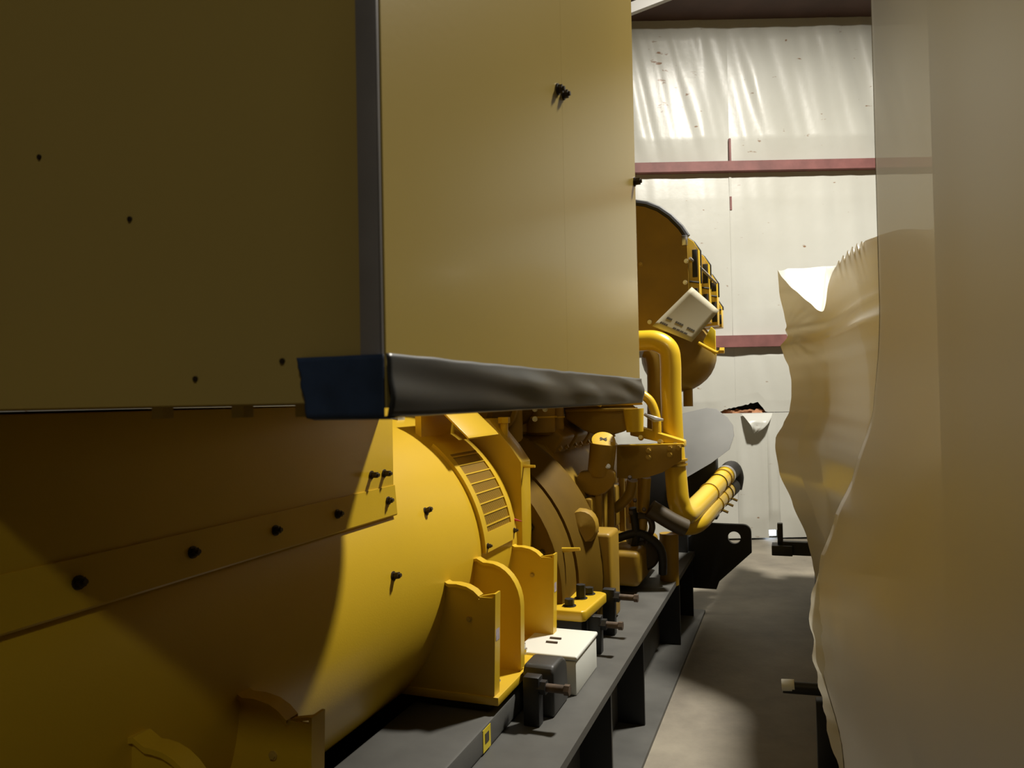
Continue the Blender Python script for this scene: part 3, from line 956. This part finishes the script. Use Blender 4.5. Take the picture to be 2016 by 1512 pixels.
MB().tube([at(1358, 508, Y=DY), at(1385, 533, Y=DY + 0.12), at(1410, 558, Y=DY + 0.28)], 0.008, 8).build('strap_wire', 'trim', drum)

# turbo housing below the drum, with its yellow bracket
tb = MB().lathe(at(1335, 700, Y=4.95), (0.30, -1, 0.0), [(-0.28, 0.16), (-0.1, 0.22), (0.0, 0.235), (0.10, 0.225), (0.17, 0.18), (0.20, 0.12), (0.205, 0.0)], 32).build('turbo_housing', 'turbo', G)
pp = [at(a, b_, Y=4.72) for a, b_ in ((1384, 672), (1400, 643), (1408, 650), (1409, 700), (1396, 690))]
br = MB().prism(pp, (0, 0.03, 0)).build('turbo_bracket', 'warn', tb, bev=0.003)
MB().tube([at(1375, 675, Y=4.70), at(1398, 688, Y=4.70), at(1412, 694, Y=4.70), at(1420, 690, Y=4.70)], 0.010, 8, smooth=4).build('bracket_pin', 'yellow', br)
MB().tube([at(1417, 690, Y=4.70), at(1426, 690, Y=4.70)], 0.020, 6).build('bracket_nut', 'yellow', br)

# grey board at the radiator end
pp = [at(a, b_, Y=5.42 + (940 - b_) * 0.0030) for a, b_ in ((1332, 818), (1346, 813), (1390, 803), (1410, 805), (1432, 822), (1443, 838), (1445, 858), (1436, 885), (1400, 912), (1352, 940), (1332, 940))]
MB().prism(pp, (0, 0.02, 0)).build('grey_radiator_board', 'grey', G, bev=0.003)
MB().box(-1.5, -0.52, 5.56, 5.72, 0.62, 1.05).build('radiator_frame', 'black', G, bev=0.01)
for x in (-1.2, -0.75):
    MB().box(x - 0.05, x + 0.05, 5.30, 5.72, 0.43, 0.64).build('radiator_stand', 'black', G, smooth=False)

# ---- overhanging box above the alternator
BX, BY0, BY1, BZ = -0.372, 0.653, 1.975, 1.494
BZT = 3.05
bxr = empty('control_box')
bxr.parent = G
MB().box(mir(BX) + 0.004, BX - 0.004, BY0 + 0.004, BY1 - 0.004, BZ + 0.004, BZT).build('box_core', 'box', bxr)
SEAMY = at(1113, 500, X=BX).y
fpn = MB().box(mir(BX), BX - 0.022, BY0 - 0.001, BY0 + 0.02, BZ + 0.006, BZT).build('front_panel', 'box', bxr, bev=0.0015)
sp1 = MB().box(BX - 0.01, BX, BY0 + 0.003, SEAMY, BZ, BZT).build('side_panel', 'box', bxr, bev=0.0003, seg=1)
sp2 = MB().box(BX - 0.01, BX, SEAMY, BY1, BZ, BZT).build('side_panel', 'box', bxr, bev=0.0003, seg=1)
MB().box(BX - 0.024, BX - 0.001, BY0 - 0.006, BY0 + 0.003, BZ + 0.01, BZT).build('corner_trim', 'trim', bxr, bev=0.002)
for px, py in ((1097, 176), (1108, 186)):
    p = at(px, py, X=BX)
    bolt((BX, p.y, p.z), (1, 0, 0), sp1 if p.y < SEAMY else sp2, 0.0075, 0.010, 'bolt', 0.004)
p = at(1244, 352, X=BX)
bolt((BX, BY1 - 0.015, p.z), (1, 0, 0), sp2, 0.009, 0.016, 'bolt', 0.004)
for px, py in ((258, 432), (558, 711), (387, 746), (80, 310)):
    p = at(px, py, Y=BY0)
    MB().hexbolt(p, (0, -1, 0), 0.0022, 0.002).build('screw', 'bolt', fpn)
for px, py in ((323, 812), (480, 806), (605, 800)):
    p = at(px, py, Y=BY0 + 0.03)
    MB().box(p.x - 0.008, p.x + 0.008, BY0 + 0.02, BY0 + 0.036, BZ - 0.008, BZ + 0.006).build('drain_tab', 'box', fpn)

# crumpled tape round the lower edge
TZ0, TZ1 = BZ - 0.0075, BZ + 0.053


def tape_side():
    rows = []
    nx, nz = 120, 14
    for j in range(-4, nz + 1):
        row = []
        for i in range(nx + 1):
            y = BY0 - 0.004 + (BY1 + 0.006 - BY0) * i / nx
            t = max(j, 0) / nz
            z = TZ0 + (TZ1 - TZ0) * t + 0.0015 * noise.noise((y * 14, t, 4))
            d_ = 0.0035 + 0.010 * (0.5 + noise.noise((y * 4.5 + z * 12, z * 22, 2))) * math.sin(math.pi * min(1, t * 0.9 + 0.08))
            x = BX + max(0.001, d_)
            if j < 0:
                z = TZ0 - 0.002
                x = BX + 0.003 + j * 0.008
            row.append(Vector((x, y, z)))
        rows.append(row)
    return MB().grid(rows)


def tape_front():
    rows = []
    x0 = BX - 0.096
    nx, nz = 40, 12
    for j in range(-3, nz + 1):
        row = []
        for i in range(nx + 1):
            s = i / nx
            t = max(j, 0) / nz
            x = x0 + (BX + 0.004 - x0) * s + 0.004 * (1 - s) * noise.noise((t * 5, 1, 1)) + (1 - s) * 0.012 * (1 - t)
            z = TZ0 - 0.001 + (TZ1 - TZ0) * t
            y = BY0 - 0.0075 - 0.0015 * (0.5 + noise.noise((x * 40, z * 40, 8)))
            if j < 0:
                z = TZ0 - 0.003
                y = BY0 - 0.0075 - j * 0.012
            row.append(Vector((x, y, z)))
        rows.append(row)
    return MB().grid(rows)


for mb, nm, mt, lb in ((tape_side(), 'grey_tape', 'grey_tape', 'crumpled dark grey tape along the lower side edge'), (tape_front(), 'blue_tape', 'blue_tape', 'blue tape wrapped round the lower corner')):
    o = mb.build(nm, mt, bxr, ang=180, label=lb)
    sm = o.modifiers.new('thickness', 'SOLIDIFY')
    sm.thickness = 0.0008

# ================================================================== PAPER HUNG ON THE AIR CLEANER
pq = [at(1284, 642, Y=4.46), at(1362, 565, Y=4.50), at(1416, 612, Y=4.52), at(1362, 674, Y=4.46)]
org = pq[0]
PS = empty('paper_sheet', 'pale printed paper sheet hanging askew on the yellow air cleaner drum', 'paper', rot=-YAW)
nrm = (pq[1] - pq[0]).cross(pq[3] - pq[0]).normalized()
if nrm.y > 0:
    nrm = -nrm
rows = []
for j in range(9):
    row = []
    for i in range(9):
        a, b_ = i / 8, j / 8
        p = lerp(lerp(pq[0], pq[1], a), lerp(pq[3], pq[2], a), b_)
        row.append(p + nrm * 0.012 * math.sin(b_ * 2.5) * (1 - a * 0.5))
    rows.append(row)
sheet_o = MB().grid(rows).build('sheet', 'paper', PS, ang=180)
sm = sheet_o.modifiers.new('thickness', 'SOLIDIFY')
sm.thickness = 0.001


def pp_pt(a, b_):
    p = lerp(lerp(pq[0], pq[1], a), lerp(pq[3], pq[2], a), b_)
    return p + nrm * (0.012 * math.sin(b_ * 2.5) * (1 - a * 0.5) + 0.0016)


for (a, bs) in ((0.13, ((0.08, 0.28), (0.42, 0.80))), (0.27, ((0.12, 0.26), (0.36, 0.57), (0.68, 0.88)))):
    for (b0, b1) in bs:
        n = 4
        for k in range(n):
            c0, c1 = b0 + (b1 - b0) * k / n, b0 + (b1 - b0) * (k + 0.85) / n
            MB().prism([pp_pt(a - 0.022, c0), pp_pt(a - 0.022, c1), pp_pt(a + 0.022, c1), pp_pt(a + 0.022, c0)], nrm * 0.0006).build('print_mark', 'ink', PS, smooth=False)

# ================================================================== SHRINK-WRAPPED MACHINE ACROSS THE AISLE
W = empty('wrapped_machine', 'machine wrapped in milky shrink film standing across the aisle', 'machine', rot=-YAW)


def interp(tab, q):
    if q <= tab[0][0]:
        return tab[0][1]
    for (a, va), (b_, vb) in zip(tab, tab[1:]):
        if q <= b_:
            t = (q - a) / (b_ - a)
            t = t * t * (3 - 2 * t) * 0.5 + t * 0.5
            return va + (vb - va) * t
    return tab[-1][1]


YE = 4.4     # where the engine-end bundle shows its outline
sil = [(1512, 1625), (1430, 1632), (1350, 1622), (1280, 1615), (1220, 1618), (1180, 1616), (1150, 1608), (1110, 1600), (1060, 1589), (990, 1560), (930, 1534), (880, 1526), (862, 1527), (835, 1542), (810, 1554), (780, 1558), (750, 1558), (722, 1553), (700, 1543), (684, 1538), (679, 1536), (672, 1545), (662, 1551), (655, 1550), (649, 1546), (642, 1549), (620, 1544), (575, 1534), (530, 1531)]
left_tab = sorted((at(px, py, Y=YE).z, at(px, py, Y=YE).x) for py, px in sil)
crest_px = [(1530, 531), (1537, 546), (1560, 570), (1585, 595), (1600, 612), (1612, 618), (1618, 600), (1626, 565), (1640, 532), (1652, 515), (1672, 492), (1695, 478), (1727, 462), (1760, 455), (1830, 450), (1950, 455)]
depth_tab = [(1530, 4.4), (1560, 4.32), (1612, 4.15), (1640, 3.85), (1690, 3.35), (1727, 3.1), (1830, 2.75), (1950, 2.6)]
crest = [at(px, py, Y=interp(depth_tab, px)) for px, py in crest_px]
cz_tab = [(px, c.z) for (px, py), c in zip(crest_px, crest)]
cx_tab = [(px, c.x) for (px, py), c in zip(crest_px, crest)]
xA, xB = crest[0].x, crest[-1].x
NX, NZ = 260, 150


def smoothed(tab, w):
    raw = [interp(tab, 1530 + 420 * i / NX) for i in range(NX + 1)]
    for _ in range(2):
        raw = [sum(raw[max(0, i - min(w, i, NX - i)):i + min(w, i, NX - i) + 1]) / (2 * min(w, i, NX - i) + 1) for i in range(NX + 1)]
    return raw


CXs, CYs, CZs = smoothed(cx_tab, 14), smoothed(depth_tab, 14), smoothed(cz_tab, 2)
rows = []
for j in range(NZ + 1):
    t = j / NZ
    row = []
    # left flank running back
    for k in range(14):
        u = 1 - k / 14
        z = 0.03 + (crest[0].z - 0.03) * t
        xl = interp(left_tab, z)
        row.append(Vector((xl + 0.10 * u * u + 0.02 * noise.noise((u * 3, z * 3, 5)) * u, YE + 1.9 * u, z)))
    for i in range(NX + 1):
        xc, zc, yc = CXs[i], CZs[i], CYs[i]
        z = 0.03 + (zc - 0.03) * t
        xl = interp(left_tab, z)
        x = xl + (xc - xA) * (xB - xl) / (xB - xA)
        k = min(1, i / 28) * min(1, (1 - t) * 12)
        y = yc - k * (0.10 * noise.noise((x * 1.9, z * 1.3, 3.3)) + 0.030 * noise.noise((x * 4 + z * 2.5, z * 1.8 - x, 7.7)))
        y -= 0.16 * k * math.sin(math.pi * min(1, t * 1.05)) ** 2
        y -= 0.36 * max(0.0, min(1.0, (i - 52) / 36)) * (1 - math.exp(-(zc - z) / 0.26))
        wk = math.sin(i * 1.12) * max(0.0, min(1.0, (i - 70) / 5, (108 - i) / 8)) * math.exp(-(zc - z) / 0.05)
        z += 0.009 * wk
        y -= 0.010 * wk
        # taut ridges fanning out from the pulled points on the flank
        dzp = z - 1.84
        dx = x - interp(left_tab, 1.84)
        y -= 0.010 * math.sin(math.atan2(dzp, dx + 0.02) * 20) * math.exp(-math.hypot(dx, dzp) * 5) * k
        # broad stretched fold sweeping up to the right from the pulled point
        f_ = dzp - 0.9 * dx - 0.25 * dx * dx
        y -= 0.05 * math.exp(-(f_ / 0.07) ** 2) * math.exp(-abs(dx - 0.12) * 3) * k
        row.append(Vector((x, y, z)))
    rows.append(row)
fe = MB().grid(rows)
# sagging top between the crest and the ridge at the back
zr = at(1590, 527, Y=5.15).z
top = []
front_edge = rows[-1][14:]
for j in range(13):
    t = j / 12
    row = []
    for i, p in enumerate(front_edge):
        zb_ = max(zr + 0.012 * noise.noise((p.x * 6, 0, 2)), p.z - 0.02)
        z = p.z + (zb_ - p.z) * (t ** 1.2)
        row.append(p.copy() if j == 0 else Vector((p.x + 0.05 * t, lerp(p.y, 5.15, t), z)))
    top.append(row)
fe.grid(top)
f1 = fe.build('engine_end_film', 'film', W, ang=180, fix=False, label='milky film stretched over lumps, with pulled points and folds')
# tall near film hanging over the alternator end
rows = []
edge = [(0.20, 0.14), (0.48, 0.105), (0.72, 0.060), (0.88, 0.045), (1.02, 0.062), (1.15, 0.10), (1.28, 0.15), (1.45, 0.19), (1.7, 0.203), (2.0, 0.203), (3.4, 0.203)]
edge_y = [(0.2, 2.25), (0.9, 2.45), (1.2, 2.3), (1.6, 2.04), (3.4, 2.03)]
for j in range(91):
    z = 0.10 + 2.9 * j / 90
    row = []
    for i in range(61):
        t = i / 60
        ye = interp(edge_y, z)
        xe = interp(edge, z)
        y = -0.5 + (ye + 0.5) * t
        bl = max(0, (y - 1.0) / (ye - 1.0)) ** 1.6
        x = 0.235 + (xe - 0.235) * bl
        wv = 0.014 * noise.noise((y * 1.8, z * 0.6, 4)) + 0.003 * noise.noise((y * 5, z * 0.8, 6))
        x += wv * (1 - bl * 0.85)
        if z < 1.2:
            x += 0.010 * noise.noise((y * 14, z * 5, 1)) * bl * min(1, (1.2 - z) * 3)
        row.append(Vector((x, y, z)))
    # the film turns the far corner and runs back to the right
    for i in range(1, 16):
        t = i / 15
        row.append(Vector((interp(edge, z) + 1.0 * t, interp(edge_y, z) + 0.02 + 0.03 * noise.noise((t * 3, z * 1.2, 8)) * t, z)))
    rows.append(row)
MB().grid(rows).build('loose_film', 'film_shaded', W, ang=180, fix=False, label='loose see-through film hanging beside the aisle')
# ragged skirt of film at its foot
rows = []
for j in range(41):
    t = j / 40
    z = 0.40 + 0.60 * t
    row = []
    for i in range(13):
        s = i / 12
        rag = 0.018 * noise.noise((z * 16, 0, 3)) * (1 - s)
        xe = interp([(0.40, 0.10), (0.5, 0.07), (0.70, 0.045), (0.80, 0.03), (0.90, 0.035), (1.0, 0.07)], z)
        row.append(Vector((xe + rag + 0.20 * s, 2.42 - 0.22 * s + 0.04 * noise.noise((s * 2, z * 5, 1)), z)))
    rows.append(row)
MB().grid(rows).build('film_skirt', 'film', W, ang=180, fix=False)

# what the film hides: painted body and black skid
bd = MB().box(0.30, 1.5, -0.5, 1.90, 0.55, 2.95).build('body', 'hose', W, bev=0.02)
MB().box(0.42, 1.3, 1.90, 4.3, 0.30, 1.25).build('engine_body', 'engine', W, bev=0.05)
MB().box(0.22, 1.4, 4.25, 6.2, 0.30, 1.86).build('engine_end', 'engine', W, bev=0.05)
MB().box(0.12, 0.45, -0.5, 6.2, 0.0, 0.30).build('skid_rail', 'black', W, bev=0.005)
MB().box(1.3, 1.6, -0.5, 6.2, 0.0, 0.30).build('skid_rail', 'black', W, bev=0.005)
p = at(1628, 1420, Y=2.95)
MB().box(p.x - 0.035, p.x + 0.06, 2.92, 2.99, 0.0, 0.40).build('leg', 'black', W, bev=0.004)
a, b_ = at(1541, 1352, Y=2.97), at(1620, 1358, Y=2.97)
br = MB().tube([a, lerp(a, b_, 0.15), b_, b_ + Vector((0.15, 0, 0))], 0.022, 12).build('lifting_bar', 'black', W)
MB().tube([a + Vector((-0.003, 0, 0.004)), lerp(a, b_, 0.3) + Vector((0, 0, 0.006))], 0.0235, 12).build('bar_cap', 'white', br)
p, p2, p3 = at(1530, 1030, Y=5.0), at(1542, 1078, Y=5.0), at(1520, 1090, Y=5.0)
ft = MB().box(p.x, p2.x, 4.98, 5.03, p2.z, p.z).build('end_post', 'black', W, bev=0.004)
MB().box(p3.x, p3.x + 0.12, 4.94, 5.06, p3.z, p2.z + 0.02).build('end_bracket', 'black', W, bev=0.004)
MB().box(p.x, 0.5, 4.98, 5.03, p3.z, p3.z + 0.08).build('end_beam', 'black', W)
